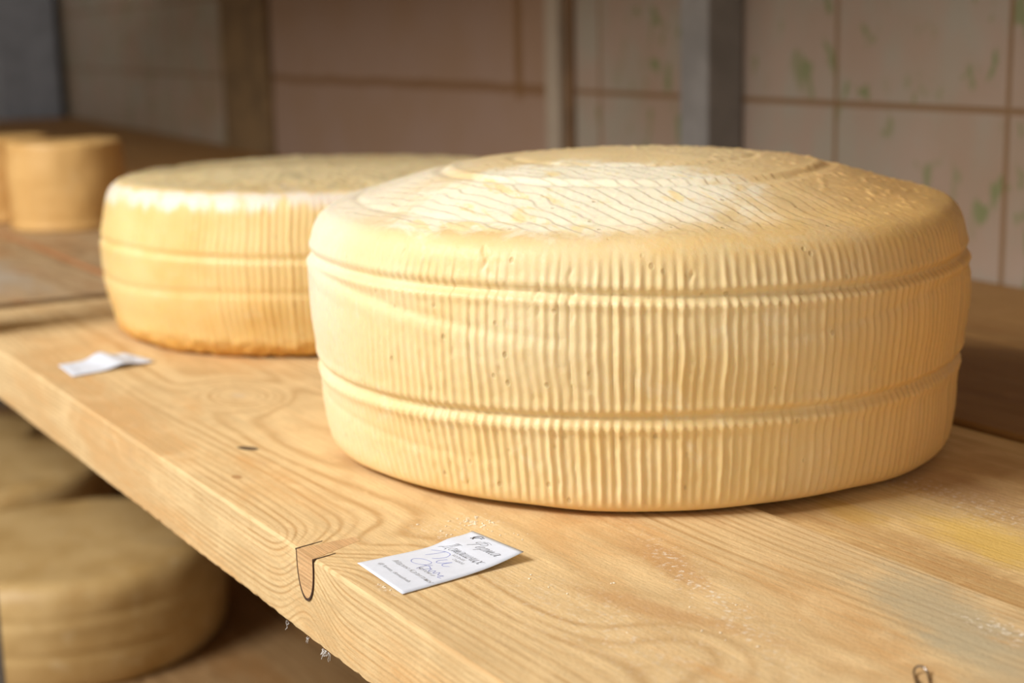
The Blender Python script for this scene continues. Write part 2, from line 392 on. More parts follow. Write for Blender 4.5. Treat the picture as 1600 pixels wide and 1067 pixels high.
board('shelf_board', m_low, -3.9, 0.2, 0.538, 1.03, LZ, TH, 'rear board of the lower shelf, in deep shade by the wall', seed=14)
# unseen next shelf of the rack, above the picture, set to shade the wall
UZ = 0.86
for k, (a, b_) in enumerate(((0.0, 0.268), (0.271, 0.535), (0.538, 1.03))):
    o = board('shelf_board', m_low, -4.2, 0.2, a, b_, UZ, TH, ['front', 'middle', 'rear'][k] + ' board of the unseen top shelf that blocks light above the cheeses', seed=15+k)

# knot in the front board: a U-shaped branch plug with dark bark ring
def knot():
    kx0, kx1 = -0.8013, -0.7775; cx = (kx0+kx1)/2; hw = (kx1-kx0)/2
    depth = 0.0285; L = 0.037
    def u_pts(s, n=26):
        pts = []
        for i in range(n+1):
            a = math.pi*i/n
            pts.append((cx - hw*s*math.cos(a)*(1.0 if math.sin(a) < .98 else 1), -depth*s*max(0.0, math.sin(a))**0.75))
        return pts
    pr = u_pts(0.945); yf = -0.0006; bm = bmesh.new()
    n = len(pr)
    f0 = [bm.verts.new((x, yf, z+0.0002)) for x, z in pr]
    f1 = [bm.verts.new((cx+(x-cx)*0.35-0.008, L, 0.0001 if i in (0, n-1) else z*0.5)) for i, (x, z) in enumerate(pr)]
    bm.faces.new(f0)
    for i in range(n-1): bm.faces.new((f0[i], f0[i+1], f1[i+1], f1[i]))
    bm.faces.new((f0[0], f1[0], f1[-1], f0[-1])); bm.faces.new(f1[::-1])
    bmesh.ops.recalc_face_normals(bm, faces=bm.faces[:])
    k = put('knot', bm_mesh('knot', bm), m_knot, board_front); k['label'] = 'reddish U-shaped knot set in the board edge'
    # bark ring
    bm = bmesh.new()
    o_, i_ = u_pts(1.0), u_pts(0.945)
    rows = []
    for (xo, zo), (xi, zi) in zip(o_, i_):
        rows.append([bm.verts.new((xo, -0.0009, zo+0.0003)), bm.verts.new((xi, -0.0009, zi+0.0003)), bm.verts.new((xi, 0.002, zi+0.0003)), bm.verts.new((xo, 0.002, zo+0.0003))])
    for a, b in zip(rows, rows[1:]):
        for j in range(4): bm.faces.new((a[j], a[(j+1) % 4], b[(j+1) % 4], b[j]))
    bm.faces.new(rows[0]); bm.faces.new(rows[-1][::-1])
    # the ring runs back over the top face on both sides
    for sx, ln, dx in ((kx0-0.0003, 0.018, -0.0035), (kx1+0.0003, 0.015, -0.003)):
        v = []
        for t, wd in ((-0.0009, 0.00035), (ln*0.5, 0.0003), (ln, 0.00005)):
            q = max(t, 0)/ln
            v.append([bm.verts.new((sx-wd+dx*q, t, 0.0004)), bm.verts.new((sx+wd+dx*q, t, 0.0004)), bm.verts.new((sx+wd+dx*q, t, -0.0006)), bm.verts.new((sx-wd+dx*q, t, -0.0006))])
        for a, b in zip(v, v[1:]):
            for j in range(4): bm.faces.new((a[j], a[(j+1) % 4], b[(j+1) % 4], b[j]))
        bm.faces.new(v[0]); bm.faces.new(v[-1][::-1])
    bmesh.ops.recalc_face_normals(bm, faces=bm.faces[:])
    r = put('bark_ring', bm_mesh('bark_ring', bm), m_bark, board_front); r['label'] = 'dark bark line around the knot'
knot()

# ------------------------------------------------------------------ posts
def post(x0, x1, y0, y1, z0, z1, label, mat, name='rack_post'):
    o = put(name, bm_mesh(name, box_bm(x0, x1, y0, y1, z0, z1, 0.003)), mat)
    tag(o, label, 'post', 'steel posts of the cheese rack'); return o
post(-1.772, -1.708, 1.032, 1.0950, -1.05, 2.5, 'grey square steel post against the tiled wall behind the largest cheese', m_post)
post(-1.677, -1.612, -0.067, -0.003, -1.05, 2.5, 'grey steel post at the front of the rack, left of the lower cheese', m_post)
put_ = put('rack_column', bm_mesh('rack_column', box_bm(-6.98, -6.52, 1.20, 1.45, -1.05, 2.5, 0.01)), m_post_dark)
tag(put_, 'wide blue-grey column at the far left end of the wall', 'column')

# ------------------------------------------------------------------ cheese wheels
def catmull(P, n):
    P = np.array(P, float); Pp = np.vstack([2*P[0]-P[1], P, 2*P[-1]-P[-2]])
    out = []
    for i in range(1, len(Pp)-2):
        p0, p1, p2, p3 = Pp[i-1], Pp[i], Pp[i+1], Pp[i+2]
        t = np.linspace(0, 1, 24, endpoint=False)[:, None]
        out.append(0.5*((2*p1) + (-p0+p2)*t + (2*p0-5*p1+4*p2-p3)*t**2 + (-p0+3*p1-3*p2+p3)*t**3))
    out.append(P[-1:]); out = np.vstack(out)
    s = np.r_[0, np.cumsum(np.hypot(*np.diff(out, axis=0).T))]
    return out, s
def resample(out, s, ts):
    return np.c_[np.interp(ts, s, out[:, 0]), np.interp(ts, s, out[:, 1])]
def vnoise(seed, nx, ny, period_x=True):
    # smooth 2-D value noise sampler on a lattice, periodic in x
    r = np.random.default_rng(seed); L = r.uniform(-1, 1, (nx, ny+2))
    def f(u, v):
        u = (u % 1.0)*nx; v = np.clip(v, 0, 1)*ny
        i = np.floor(u).astype(int) % nx; j = np.minimum(np.floor(v).astype(int), ny-1)
        fu = u-np.floor(u); fv = v-j; fu = fu*fu*(3-2*fu); fv = fv*fv*(3-2*fv)
        i2 = (i+1) % nx
        return (L[i, j]*(1-fu)+L[i2, j]*fu)*(1-fv)+(L[i, j+1]*(1-fu)+L[i2, j+1]*fu)*fv
    return f
def sstep(a, b, x):
    t = np.clip((x-a)/(b-a), 0, 1); return t*t*(3-2*t)

def wheel_mesh(name, prof, nseg, nside, ntop, ribs, ribamp, grooves, seed, rim_i, detail=True, topfun=None, groovefun=None, lump=0.0015, ribmask=None):
    out, s = catmull(prof, 0)
    srim = s[rim_i*24]
    rows = np.r_[np.linspace(0, srim, nside), np.linspace(srim, s[-1], ntop+1)[1:]]
    PR = resample(out, s, rows)
    tg = np.gradient(PR, axis=0); tg /= np.linalg.norm(tg, axis=1)[:, None]+1e-9
    NR = np.c_[tg[:, 1], -tg[:, 0]]         # outward in (r, z)
    th = np.linspace(0, 2*np.pi, nseg, endpoint=False)
    TH_, RR = np.meshgrid(th, PR[:, 0]); _, ZZ = np.meshgrid(th, PR[:, 1])
    zt = ZZ/ZZ.max(); uu = TH_/(2*np.pi)
    D = (lump*vnoise(seed, 9, 3)(uu, zt) + lump*0.5*vnoise(seed+1, 26, 6)(uu, zt))*sstep(0.25, 0.85, RR/RR.max())
    on_side = 1-sstep(srim*0.93, srim*1.02, rows)[:, None]*np.ones_like(TH_)
    if ribs:
        wob = vnoise(seed+2, 40, 8)(uu, zt)*0.22 + vnoise(seed+3, 160, 26)(uu, zt)*0.10
        ph = TH_*ribs + wob*2*np.pi*0.55
        c = np.cos(ph); rk = np.random.default_rng(seed+8).uniform(0.45, 1.35, 4096)[np.round(ph/(2*np.pi)).astype(int) % 4096]
        rib = ((c+1)/2)**1.25*rk-0.4
        am = ribamp*(0.75+0.45*vnoise(seed+4, 30, 7)(uu, zt))
        sidefade = sstep(0.002, 0.016, ZZ)*(1-sstep(srim*0.925, srim*0.995, rows)[:, None]*np.ones_like(TH_))
        m = sidefade*am
        if ribmask is not None: m = m*ribmask(TH_, ZZ)
        gm = np.zeros_like(TH_)
        for (gz, gw, gd) in grooves: gm = np.maximum(gm, np.exp(-((ZZ-gz)/(gw*1.1))**2))
        D += m*rib*(1-0.75*gm)
        if detail:
            # odd ribs are torn: narrow slits that run down between ribs
            rr_ = np.random.default_rng(seed+9)
            idx = np.round(ph/(2*np.pi)).astype(int) % 4096
            slit = rr_.uniform(0, 1, 4096)[idx]
            frac = ph/(2*np.pi)-np.round(ph/(2*np.pi))
            lng = vnoise(seed+11, 120, 7)(uu, zt)
            D -= sidefade*0.0007*(slit > 0.55)*np.exp(-((frac-0.38)/0.07)**2)*sstep(-0.2, 0.5, lng)
            D += 0.00022*vnoise(seed+5, nseg//5, 60)(uu, zt)*sidefade
    for gi, (gz, gw, gd) in enumerate(grooves):
        zw = gz + 0.0022*np.sin(TH_*2+gi*2+seed) + 0.0014*vnoise(seed+20+gi, 14, 1)(uu, zt)
        e = (ZZ-zw)/gw
        lp = 0.45 if detail else 0.12
        D += on_side*(-gd*np.exp(-e**2) + gd*lp*np.exp(-((e+2.0)/1.1)**2) + gd*lp*0.55*np.exp(-((e-2.0)/1.1)**2))
    if groovefun is not None: D += groovefun(TH_, ZZ)*on_side
    X = RR*np.cos(TH_); Y = RR*np.sin(TH_)
    if topfun is not None: D += (1-on_side)*topfun(X, Y, RR, TH_)
    RR2 = RR + NR[:, 0][:, None]*D; ZZ2 = ZZ + NR[:, 1][:, None]*D
    ZZ2 = np.maximum(ZZ2, 0.0)
    RR2[-1] = 0; ZZ2[-1] = ZZ2[-1].mean(); RR2[0] = 0; ZZ2[0] = 0
    V = np.stack([RR2*np.cos(TH_), RR2*np.sin(TH_), ZZ2], -1)
    nr = len(rows)
    body = V[1:-1].reshape(-1, 3); V = np.vstack([body, V[0, 0][None], V[-1, 0][None]])
    i = np.arange(nr-3)[:, None]*nseg; j = np.arange(nseg)[None]; j2 = (j+1) % nseg
    Q = np.stack([i+j, i+j2, i+nseg+j2, i+nseg+j], -1).reshape(-1, 4)
    nb = len(body); me = bpy.data.meshes.new(name)
    jj = np.arange(nseg); j2 = (jj+1) % nseg
    T0 = np.stack([j2, jj, np.full(nseg, nb)], -1)
    T1 = np.stack([jj+(nr-3)*nseg, j2+(nr-3)*nseg, np.full(nseg, nb+1)], -1)
    me.vertices.add(len(V)); me.vertices.foreach_set('co', V.astype(np.float32).ravel())
    loops = np.r_[Q.ravel(), T0.ravel(), T1.ravel()].astype(np.int32)
    tot = np.r_[np.full(len(Q), 4), np.full(len(T0)+len(T1), 3)].astype(np.int32)
    me.loops.add(len(loops)); me.loops.foreach_set('vertex_index', loops)
    me.polygons.add(len(tot)); me.polygons.foreach_set('loop_start', np.r_[0, np.cumsum(tot)[:-1]].astype(np.int32)); me.polygons.foreach_set('loop_total', tot)
    me.update(calc_edges=True); me.polygons.foreach_set('use_smooth', np.ones(len(tot), bool)); me.validate()
    return me

# --- the largest wheel
prof1 = [(0, 0), (0.12, 0.0), (0.198, 0.0), (0.2175, 0.0010), (0.2270, 0.0065), (0.2305, 0.024), (0.2335, 0.050), (0.2375, 0.075), (0.2405, 0.105),
         (0.2402, 0.130), (0.2383, 0.148), (0.2345, 0.1625), (0.2280, 0.1708), (0.2180, 0.1755), (0.195, 0.1815), (0.168, 0.1895), (0.139, 0.1975), (0.10, 0.2035), (0.05, 0.2075), (0.0, 0.2085)]
VN1 = vnoise(101, 120, 120); VN2 = vnoise(102, 34, 34); VN3 = vnoise(103, 260, 260); VN4 = vnoise(104, 130, 130)
def top1(X, Y, R_, T_):
    u = X/0.6+0.5; v = Y/0.6+0.5
    rim = sstep(0.2205, 0.211, R_)
    T2 = np.degrees(T_); T2 = np.where(T2 > 180, T2-360, T2)
    warp = 0.0030*VN2(u, v)
    def ridges(ang, pitch, sharp):
        a = math.radians(ang); d_ = -X*math.sin(a)+Y*math.cos(a)+warp+0.0005*VN1(u, v)
        f_ = (d_/pitch) % 1.0
        return np.where(f_ < 0.82, f_/0.82, (1-f_)/0.18)-0.5      # overlapping cloth pleats: slow rise, sharp drop
    front = sstep(-118, -112, T2)*(1-sstep(3, 16, T2))
    leftm = sstep(-175, -150, T2)*(1-sstep(-118, -112, T2))
    h = rim*front*0.00085*ridges(4, 0.0095, 1)*(0.55+0.45*sstep(-.5, .4, VN2(v, u)))
    h += rim*leftm*0.0005*ridges(-68, 0.0085, 1)*sstep(0.10, 0.14, R_)
    back = 1-np.clip(front+leftm, 0, 1)
    h += rim*back*0.0006*np.maximum(VN4(u, v)-0.1, 0)*sstep(-.4, .2, VN1(u, v))*1.6
    h += 0.00012*VN3(v, u)
    h += -0.0014*np.exp(-((R_-0.141)/0.0045)**2) + 0.0009*np.exp(-((R_-0.133)/0.004)**2)
    h += -0.0010*np.exp(-((R_-0.088)/0.004)**2)
    h += -0.0010*np.exp(-((R_-0.2015)/0.0035)**2)*(0.5+0.5*np.cos(T_-math.radians(-120)))
    return h
def bands1(T_, Z_):
    # slack cloth folds that leave the upper belt: one sinks to the right of the left edge, one rises at the far right
    T2 = np.degrees(T_); T2 = np.where(T2 > 180, T2-360, T2)
    zc = 0.141-0.030*sstep(-118, -30, T2); a1 = sstep(-122, -108, T2)*(1-sstep(-70, -28, T2))
    h = -0.0011*a1*np.exp(-((Z_-zc)/0.0032)**2)+0.0007*a1*np.exp(-((Z_-zc+0.008)/0.005)**2)
    zc = 0.112+0.018*sstep(-20, 30, T2); a2 = sstep(-25, 0, T2)*(1-sstep(40, 60, T2))
    h += -0.0010*a2*np.exp(-((Z_-zc)/0.003)**2)
    zc = 0.046-0.012*sstep(-110, -60, T2); a3 = sstep(-115, -100, T2)*(1-sstep(-70, -50, T2))
    h += -0.0006*a3*np.exp(-((Z_-zc)/0.003)**2)
    # small tears along the shoulder
    for (td, z0, z1, dd) in ((-74, 0.160, 0.174, 0.0022), (-58.5, 0.156, 0.170, 0.0026), (-28, 0.150, 0.155, 0.002), (-50, 0.128, 0.150, 0.0008), (-45, 0.125, 0.158, 0.0008), (-64, 0.10, 0.115, .0006)):
        bend = 0.45*np.sin((Z_-z0)*420)
        h -= dd*np.exp(-((T2-td-bend)/0.28)**2)*sstep(z0-0.002, z0+0.003, Z_)*(1-sstep(z1-0.003, z1+0.001, Z_))
    # pinholes
    rs = np.random.default_rng(77)
    for _ in range(75):
        td = rs.uniform(-115, 40); z0 = rs.uniform(0.012, 0.168); ww = rs.uniform(0.0006, 0.0014)
        sel = None
        dx = (T2-td)*math.pi/180*0.238; dz = Z_-z0
        h -= np.where((np.abs(dx) < 0.006) & (np.abs(dz) < 0.006), 0.0008*np.exp(-(dx/(ww*rs.uniform(.6, 1.6)))**2-(dz/(ww*1.5))**2), 0)
    return h
def rm1(T_, Z_):
    T2 = np.degrees(T_); T2 = np.where(T2 > 180, T2-360, T2)
    return 0.30+0.75*sstep(-100, -30, T2)
me = wheel_mesh('cheese_wheel', prof1, 1640, 210, 230, 236, 0.00150, [(0.1415, 0.0028, 0.0030), (0.0650, 0.0031, 0.0031)], 11, 12, True, top1, bands1, 0.0022, rm1)
c1 = put('cheese', me, m_ch1, None, (-0.9145, 0.3266, 0.0003))
tag(c1, 'largest pale cream ribbed cheese wheel with two grooves, in the foreground', 'cheese')

# --- the second wheel
prof2 = [(0, 0), (0.12, 0.0), (0.196, 0.0), (0.2130, 0.0015), (0.2215, 0.009), (0.2265, 0.028), (0.2320, 0.050), (0.2345, 0.080), (0.2345, 0.100),
         (0.2300, 0.122), (0.2260, 0.140), (0.2210, 0.150), (0.2130, 0.1560), (0.2020, 0.1575), (0.170, 0.1572), (0.12, 0.1578), (0.06, 0.1585), (0.0, 0.1585)]
def top2(X, Y, R_, T_):
    u = X/0.6+0.5; v = Y/0.6+0.5
    return 0.0009*VN1(u, v)*sstep(0.21, 0.19, R_)+0.0012*VN2(u, v)
def bot2(T_, Z_):
    return 0.0016*vnoise(205, 150, 40)((T_/(2*np.pi)), Z_/0.16)*(1-sstep(0.012, 0.024, Z_))
me = wheel_mesh('cheese_wheel', prof2, 1180, 130, 70, 205, 0.0014, [(0.0985, 0.0024, 0.0036), (0.0640, 0.0030, 0.0016)], 31, 12, False, top2, bot2, 0.0016,
                lambda T_, Z_: sstep(-1.75, -1.0, np.where(T_ > np.pi, T_-2*np.pi, T_))*0.9+0.1)
c2 = put('cheese', me, m_ch2, None, (-1.4845, 0.3412, 0.0003), (0, 0, 0))
tag(c2, 'yellow cheese wheel with chalky white upper rim, second on the shelf', 'cheese')

# --- small far cheeses and the ones on the shelf below
def std_prof(R, H, rt=0.94, rb=0.95):
    return [(0, 0), (0.5*R, 0.0), (rb*0.93*R, 0.0), (rb*R, 0.02*H), (0.97*R, 0.10*H), (0.99*R, 0.25*H), (1.0*R, 0.45*H), (1.0*R, 0.6*H), (0.99*R, 0.75*H), (0.975*R, 0.87*H),
            (rt*R, 0.955*H), (rt*0.93*R, 0.985*H), (0.6*R, 0.99*H), (0.3*R, 1.0*H), (0, 1.0*H)]
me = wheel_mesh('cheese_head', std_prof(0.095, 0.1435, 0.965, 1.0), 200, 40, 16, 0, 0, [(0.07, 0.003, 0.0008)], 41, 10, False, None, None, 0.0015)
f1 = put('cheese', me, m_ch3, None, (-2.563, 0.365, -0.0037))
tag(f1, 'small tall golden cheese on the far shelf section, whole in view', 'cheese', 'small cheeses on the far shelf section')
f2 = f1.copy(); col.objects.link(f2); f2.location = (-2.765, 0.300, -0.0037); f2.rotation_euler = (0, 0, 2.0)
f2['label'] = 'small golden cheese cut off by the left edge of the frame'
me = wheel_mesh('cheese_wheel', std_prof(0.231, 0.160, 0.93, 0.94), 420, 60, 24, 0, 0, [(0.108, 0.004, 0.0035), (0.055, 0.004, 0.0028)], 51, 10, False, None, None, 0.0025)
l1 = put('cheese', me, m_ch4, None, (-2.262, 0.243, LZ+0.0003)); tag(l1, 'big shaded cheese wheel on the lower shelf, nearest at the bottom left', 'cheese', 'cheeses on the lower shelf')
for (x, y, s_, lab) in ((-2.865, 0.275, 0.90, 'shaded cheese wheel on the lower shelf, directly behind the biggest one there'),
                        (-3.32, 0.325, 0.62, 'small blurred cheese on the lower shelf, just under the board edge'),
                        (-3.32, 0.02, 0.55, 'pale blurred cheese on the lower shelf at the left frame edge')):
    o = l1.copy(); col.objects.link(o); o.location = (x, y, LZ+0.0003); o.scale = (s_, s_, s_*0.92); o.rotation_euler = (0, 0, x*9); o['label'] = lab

# ------------------------------------------------------------------ paper cards
def card(name, A, B, C_, D_, zf, label, cat='card'):
    # A,B near short edge; C_,D_ far short edge (world xy); zf(s,t) height
    A, B, C_, D_ = [Vector((*p, 0)) for p in (A, B, C_, D_)]
    def at(s, t, lift=0.0):
        p = A*(1-s)*(1-t)+B*s*(1-t)+C_*s*t+D_*(1-s)*t
        return Vector((p.x, p.y, 0.0006+zf(s, t)+lift))
    root = bpy.data.objects.new(name, None); col.objects.link(root); root.empty_display_size = 0.02
    root.location = at(0.5, 0.5)
    root.location.z = 0.0
    off = root.location
    bm = bmesh.new(); nx, ny = 12, 30; g1 = []; g0 = []
    for j in range(ny+1):
        g1.append([bm.verts.new(at(i/nx, j/ny, 0.0003)-off) for i in range(nx+1)])
        g0.append([bm.verts.new(at(i/nx, j/ny, 0.0)-off) for i in range(nx+1)])
    for j in range(ny):
        for i in range(nx):
            bm.faces.new((g1[j][i], g1[j][i+1], g1[j+1][i+1], g1[j+1][i]))
            bm.faces.new((g0[j][i], g0[j+1][i], g0[j+1][i+1], g0[j][i+1]))
    for j in range(ny):
        bm.faces.new((g1[j][0], g1[j+1][0], g0[j+1][0], g0[j][0])); bm.faces.new((g1[j][nx], g0[j][nx], g0[j+1][nx], g1[j+1][nx]))
    for i in range(nx):
        bm.faces.new((g1[0][i], g0[0][i], g0[0][i+1], g1[0][i+1])); bm.faces.new((g1[ny][i], g1[ny][i+1], g0[ny][i+1], g0[ny][i]))
    put('paper', bm_mesh('paper', bm, True), m_paper, root)
    tag(root, label, cat)
    return root, at, off

def strokes(root, at, off, name, polys, mat, width, label=None, lift=0.0004):
    """polys: list of polylines in card space (s 0..1 along near edge, t 0..1 away)"""
    bm = bmesh.new()
    for P in polys:
        P = np.array(P, float)
        if len(P) > 2:
            out, s = catmull(P, 0); P = resample(out, s, np.linspace(0, s[-1], max(6, len(P)*5)))
        W = [at(a, b, lift)-off for a, b in P]
        n = len(W); L = []
        for i, p in enumerate(W):
            d_ = (W[min(i+1, n-1)]-W[max(i-1, 0)]); d_.z = 0
            if d_.length < 1e-9: d_ = Vector((1, 0, 0))
            d_.normalize(); q = Vector((-d_.y, d_.x, 0))
            wd = width*(0.55+0.45*abs(d_.y)) if name != 'handwriting' else width
            L.append((bm.verts.new(p+q*wd/2), bm.verts.new(p-q*wd/2)))
        for a, b in zip(L, L[1:]): bm.faces.new((a[0], a[1], b[1], b[0]))
    bmesh.ops.recalc_face_normals(bm, faces=bm.faces[:])
    o = put(name, bm_mesh(name, bm), mat, root)
    if label: o['label'] = label
    return o
# cursive letter shapes in a unit cell (x right, y up, x-height 1), slanted when placed
GL = {
 'D': [[(0.1,0),(-.15,-.35)],[(0.0,0),(1.15,0),(1.3,-.35)],[(0.15,0),(.55,.8),(.75,2.0)],[(0.3,1.75),(.75,2.05),(1.5,2.0)],[(1.0,0),(1.05,1.0),(1.1,2.0)]],
 'F': [[(0.5,-.3),(.65,1),(.9,2.1)],[(0.65,1.2),(.1,1.1),(0,1.6),(.5,1.95),(1.2,1.9),(1.5,1.5),(1.1,1.1),(.65,1.2)],[(0.2,2.0),(.7,2.3),(1.6,2.1)]],
 'o': [[(0.6,1),(.15,.7),(.1,.15),(.45,0),(.75,.4),(.6,1),(.9,.85)]],
 'm': [[(0,0),(.15,.5),(.3,1),(.32,.4),(.5,.05),(.75,1),(.8,.3),(.95,0),(1.1,.1)]],
 'a': [[(.7,.9),(.3,1),(.05,.5),(.2,0),(.5,.3),(.75,1),(.7,.3),(.85,0),(1.05,.2)]],
 'sh': [[(.05,1),(0,.3),(.2,0),(.42,.3),(.5,1),(.45,.3),(.65,0),(.87,.3),(.95,1),(.9,.3),(1.05,0),(1.25,.2)]],
 'n': [[(.1,1),(.05,.5),(0,0)],[(.05,.5),(.6,.55)],[(.65,1),(.6,.3),(.75,0),(.9,.15)]],
 'i': [[(.05,1),(0,.3),(.2,0),(.45,.3),(.6,1),(.55,.3),(.7,0),(.9,.2)]],
 'kh': [[(0,.85),(.2,1),(.45,.5),(.7,0),(.95,.15)],[(.95,1),(.7,.95),(.45,.5),(.2,.05),(0,0),(-.1,-.2)]],
 'e': [[(.05,.45),(.5,.6),(.55,.95),(.3,1),(.05,.5),(.2,0),(.6,.1),(.75,.3)]],
 'r': [[(0,-.7),(.15,.2),(.25,1)],[(.2,.6),(.5,1),(.75,.7),(.6,.1),(.3,0)]],
 'v': [[(.1,.1),(.1,1.3),(.4,1.5),(.4,1),(.1,.8),(.5,.6),(.5,.05),(.1,.1)]],
 'y': [[(.05,1),(0,.4),(.25,.1),(.5,.5)],[(.6,1),(.45,0),(.2,-.9),(-.3,-.9)]],
 's': [[(.6,.9),(.3,1),(.05,.5),(.25,0),(.65,.15)]],
}
def word(letters, s0, t0, hx, hy, adv, slant=0.35, tilt=0.0):
    polys = []; x = 0
    for L in letters:
        for P in GL[L]:
            polys.append([(s0+(x+px+py*slant)*hx, t0+py*hy+(x+px)*hx*tilt) for px, py in P])
        x += adv.get(L, 1.0)
    return polys
ADV = {'D': 1.5, 'F': 1.5, 'm': 1.15, 'a': 1.1, 'sh': 1.35, 'i': 0.95, 'n': 0.95, 'e': .8, 'o': .95, 'kh': 1.1, 'r': .85, 'v': .7, 'y': .75, 's': .75}
def flat_text(root, at, off, txt, s0, t0, size, mat, shear=0.0, name='printed_text', aspect=1.6):
    cu = bpy.data.curves.new('tmp', 'FONT'); cu.body = txt; cu.size = 1.0; cu.shear = shear; cu.resolution_u = 2; cu.offset = -0.018
    ob = bpy.data.objects.new('tmp', cu); col.objects.link(ob)
    dg = bpy.context.evaluated_depsgraph_get(); me = bpy.data.meshes.new_from_object(ob.evaluated_get(dg))
    bpy.data.objects.remove(ob); bpy.data.curves.remove(cu)
    for v in me.vertices:
        v.co = at(s0+v.co.x*size, t0+v.co.y*size/aspect, 0.0004)-off
    me.name = name
    return put(name, me, mat, root)

def z1(s, t):
    # slight curl: far end springs up, a soft ridge two thirds along
    return 0.0045*max(0, t-0.35)**1.6*2.0 + 0.0014*math.exp(-((t-0.78)/0.10)**2)*(1-s) + 0.0006*math.sin(t*7)*(t > .2)*t
r1, at1, off1 = card('paper_card', (-0.7560, 0.0172), (-0.6975, 0.0155), (-0.7060, 0.0975), (-0.7545, 0.0925), z1,
    'white paper card with printed and blue pen writing, in front of the largest cheese')
strokes(r1, at1, off1, 'printed_script', word(['D', 'o', 'm', 'a', 'sh', 'n', 'i', 'kh'], 0.10, 0.675, 0.083, 0.050, ADV, 0.45), m_ink, 0.00036, 'black script lettering')
strokes(r1, at1, off1, 'printed_script', word(['F', 'e', 'r', 'm', 'a'], 0.27, 0.825, 0.105, 0.050, ADV, 0.45), m_ink, 0.00036, 'black script lettering')
strokes(r1, at1, off1, 'printed_logo', [[(0.21, 0.905), (0.17, 0.935), (0.20, 0.965), (0.27, 0.975)], [(0.19, 0.925), (0.24, 0.95), (0.30, 0.948)], [(0.16, 0.905), (0.175, 0.915)], [(0.27, 0.96), (0.31, 0.968)]], m_ink, 0.0011, 'small black leafy emblem')
flat_text(r1, at1, off1, 'козьих', 0.40, 0.635, 0.075, m_greyink, 0.3)
flat_text(r1, at1, off1, 'сыров', 0.50, 0.595, 0.070, m_greyink, 0.3)
strokes(r1, at1, off1, 'handwriting', [[(0.10, 0.585), (0.19, 0.62), (0.27, 0.645)], [(0.27, 0.645), (0.22, 0.55), (0.19, 0.50)], [(0.27, 0.645), (0.37, 0.64), (0.41, 0.585), (0.37, 0.52), (0.33, 0.50)],
    [(0.48, 0.57), (0.44, 0.51), (0.48, 0.48), (0.55, 0.52), (0.59, 0.57), (0.56, 0.50), (0.61, 0.48), (0.67, 0.51)]], m_blue, 0.00036, 'blue pen writing')
strokes(r1, at1, off1, 'handwriting', [[(0.36, 0.455), (0.26, 0.43), (0.22, 0.385), (0.28, 0.345), (0.38, 0.355), (0.46, 0.40), (0.45, 0.45), (0.36, 0.455)],
    [(0.50, 0.30), (0.48, 0.37), (0.52, 0.43)], [(0.43, 0.38), (0.52, 0.40), (0.60, 0.38)], [(0.56, 0.33), (0.60, 0.39), (0.64, 0.345), (0.68, 0.39), (0.72, 0.35), (0.75, 0.395), (0.80, 0.36), (0.86, 0.385), (0.84, 0.34), (0.90, 0.345)]], m_blue, 0.00032, 'blue pen writing')
flat_text(r1, at1, off1, 'Артём и', 0.47, 0.315, 0.080, m_greyink, 0.45)
flat_text(r1, at1, off1, 'Мария Калитины', 0.13, 0.235, 0.098, m_greyink, 0.55)
flat_text(r1, at1, off1, '@ ferma_domashnih', 0.12, 0.125, 0.078, m_ink, 0.1)

def z2(s, t):
    return 0.0008 + 0.0060*math.exp(-((t-0.62)/0.16)**2)*(0.6+0.4*(1-s)) + 0.0022*max(0, t-0.72)*4*(1-s*0.5)*0.6 - 0.0004*s
r2, at2, off2 = card('paper_card', (-1.4090, 0.0270), (-1.3540, 0.0250), (-1.3700, 0.1065), (-1.4190, 0.0930), z2,
    'blurred white paper card with a crease, in front of the second cheese')
strokes(r2, at2, off2, 'printed_script', word(['D', 'o', 'm', 'a', 'sh', 'n', 'i', 'kh'], 0.13, 0.685, 0.072, 0.040, ADV, 0.45), m_ink, 0.00035)
strokes(r2, at2, off2, 'printed_script', word(['F', 'e', 'r', 'm', 'a'], 0.30, 0.835, 0.085, 0.042, ADV, 0.45), m_ink, 0.00035)
flat_text(r2, at2, off2, '@ ferma_domashnih', 0.12, 0.125, 0.078, m_greyink, 0.1)

# ------------------------------------------------------------------ small things
def tube(bm, pts, r, n=8):
    P, s = catmull(pts, 0); P2 = np.array(P)
    k = max(8, int(s[-1]/(r*1.2))); ts = np.linspace(0, s[-1], k)
    P3 = np.stack([np.interp(ts, s, P2[:, q]) for q in range(3)], -1)
    rings = []
    up = Vector((0, 0, 1))
    for i, p in enumerate(P3):
        d_ = Vector(P3[min(i+1, k-1)]-P3[max(i-1, 0)]).normalized()
        a = d_.cross(up); a = a.normalized() if a.length > 1e-4 else Vector((1, 0, 0)); b = a.cross(d_)
        rings.append([bm.verts.new(Vector(p)+a*r*math.cos(2*math.pi*j/n)+b*r*math.sin(2*math.pi*j/n)) for j in range(n)])
    for A_, B_ in zip(rings, rings[1:]):
        for j in range(n): bm.faces.new((A_[j], A_[(j+1) % n], B_[(j+1) % n], B_[j]))
    bm.faces.new(rings[0][::-1]); bm.faces.new(rings[-1])
_cm = catmull
def catmull(P, n):
    P = np.array(P, float)
    if P.shape[1] == 2: return _cm(P, n)
    Pp = np.vstack([2*P[0]-P[1], P, 2*P[-1]-P[-2]]); out = []
    for i in range(1, len(Pp)-2):
        p0, p1, p2, p3 = Pp[i-1:i+3]
        t = np.linspace(0, 1, 24, endpoint=False)[:, None]
        out.append(0.5*((2*p1)+(-p0+p2)*t+(2*p0-5*p1+4*p2-p3)*t**2+(-p0+3*p1-3*p2+p3)*t**3))
    out.append(P[-1:]); out = np.vstack(out)
    return out, np.r_[0, np.cumsum(np.linalg.norm(np.diff(out, axis=0), axis=1))]
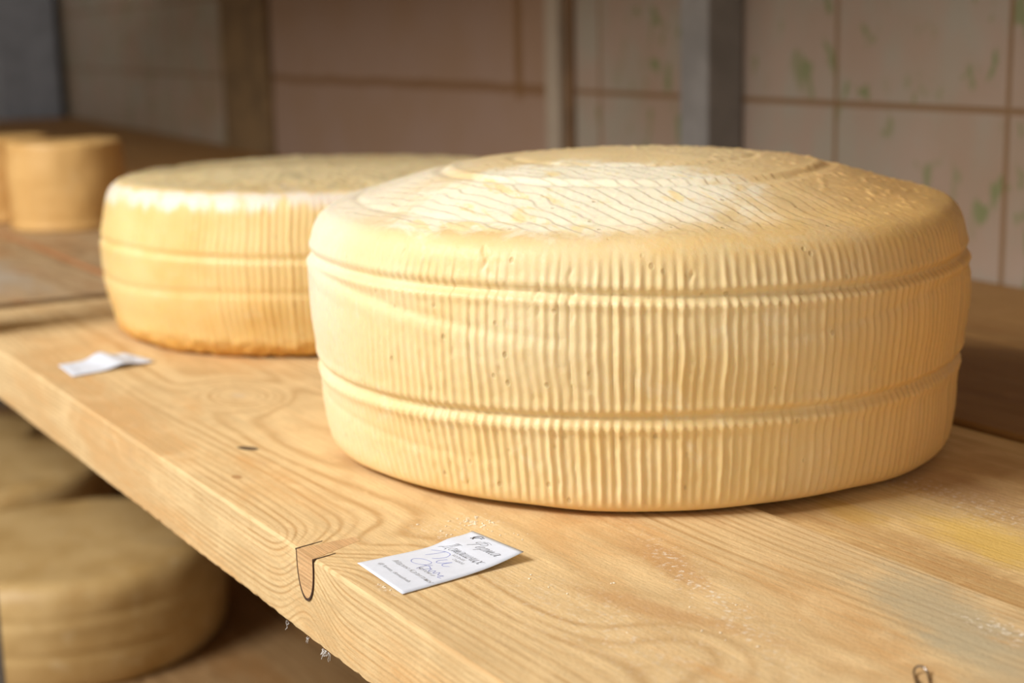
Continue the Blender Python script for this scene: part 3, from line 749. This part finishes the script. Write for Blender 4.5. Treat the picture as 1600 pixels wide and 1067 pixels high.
# bent paper clip: local +x points to the far loop
bm = bmesh.new()
wv = 0.00055
tube(bm, [(-0.024, 0.0028, wv), (-0.010, 0.0030, wv), (0.000, 0.0031, 0.0012), (0.0032, 0.0022, 0.0026), (0.0042, 0, 0.0032), (0.0032, -0.0022, 0.0026), (0.000, -0.0031, 0.0012), (-0.012, -0.0030, wv),
          (-0.024, -0.0030, wv), (-0.0275, -0.0012, wv), (-0.0280, 0.0006, wv), (-0.0262, 0.0018, wv), (-0.018, 0.0018, wv), (-0.006, 0.0018, 0.0008)], wv)
clip = put('paper_clip', bm_mesh('paper_clip', bm, True), m_wire, None, (-0.4680, 0.1640, 0.0), (0, 0, math.radians(140)))
tag(clip, 'thin steel wire clip loop lying on the front board at the bottom right', 'paper clip')
# crumbs by the card
rs = random.Random(5); bm = bmesh.new()
spots = [(-0.785, 0.111, 0.010, 46), (-0.772, 0.088, 0.014, 18), (-0.742, 0.118, 0.008, 8), (-0.712, 0.0125, 0.004, 5), (-0.652, 0.095, 0.05, 9), (-0.60, 0.14, 0.05, 10)]
for (x, y, sp, n) in spots:
    for _ in range(n):
        px, py = x+rs.gauss(0, sp)*0.9, y+rs.gauss(0, sp)*0.5
        r_ = rs.uniform(0.00025, 0.0007)
        m_ = Matrix.Translation((px, py, r_*0.35)) @ Matrix.Rotation(rs.uniform(0, 3), 4, 'Z') @ Matrix.Diagonal((r_*rs.uniform(1, 2.2), r_, r_*0.6, 1))
        bmesh.ops.create_icosphere(bm, subdivisions=1, radius=1, matrix=m_)
o = put('cheese_crumbs', bm_mesh('cheese_crumbs', bm, True), m_crumb)
tag(o, 'tiny white crumbs scattered on the front board around the paper card', 'crumbs', None, 'stuff')
# lint tufts hanging from the lower arris of the front board
def lint(name, x, y, z, n, L, seed, label):
    r = random.Random(seed); bm = bmesh.new()
    for _ in range(n):
        p = Vector((x+r.gauss(0, 0.0015), y, z)); pts = [tuple(p)]
        for _k in range(4):
            p = p+Vector((r.gauss(0, L*0.22), r.gauss(-0.0002, L*0.1), -abs(r.gauss(L*0.2, L*0.15)))); pts.append(tuple(p))
        tube(bm, pts, 0.00012, 5)
    o = put(name, bm_mesh(name, bm, True), m_lint); tag(o, label, 'lint', 'lint under the front board edge'); return o
lint('lint_tuft', -0.7665, -0.0002, -0.0515, 12, 0.0042, 2, 'white lint tuft hanging from the lower edge of the front board, right of the knot')
lint('lint_tuft', -0.823, -0.0002, -0.0515, 2, 0.006, 4, 'thin lint strands under the front board edge, left of the knot')
lint('lint_tuft', -0.790, -0.0002, -0.0515, 2, 0.004, 6, 'wispy lint strands under the front board edge, directly below the knot')
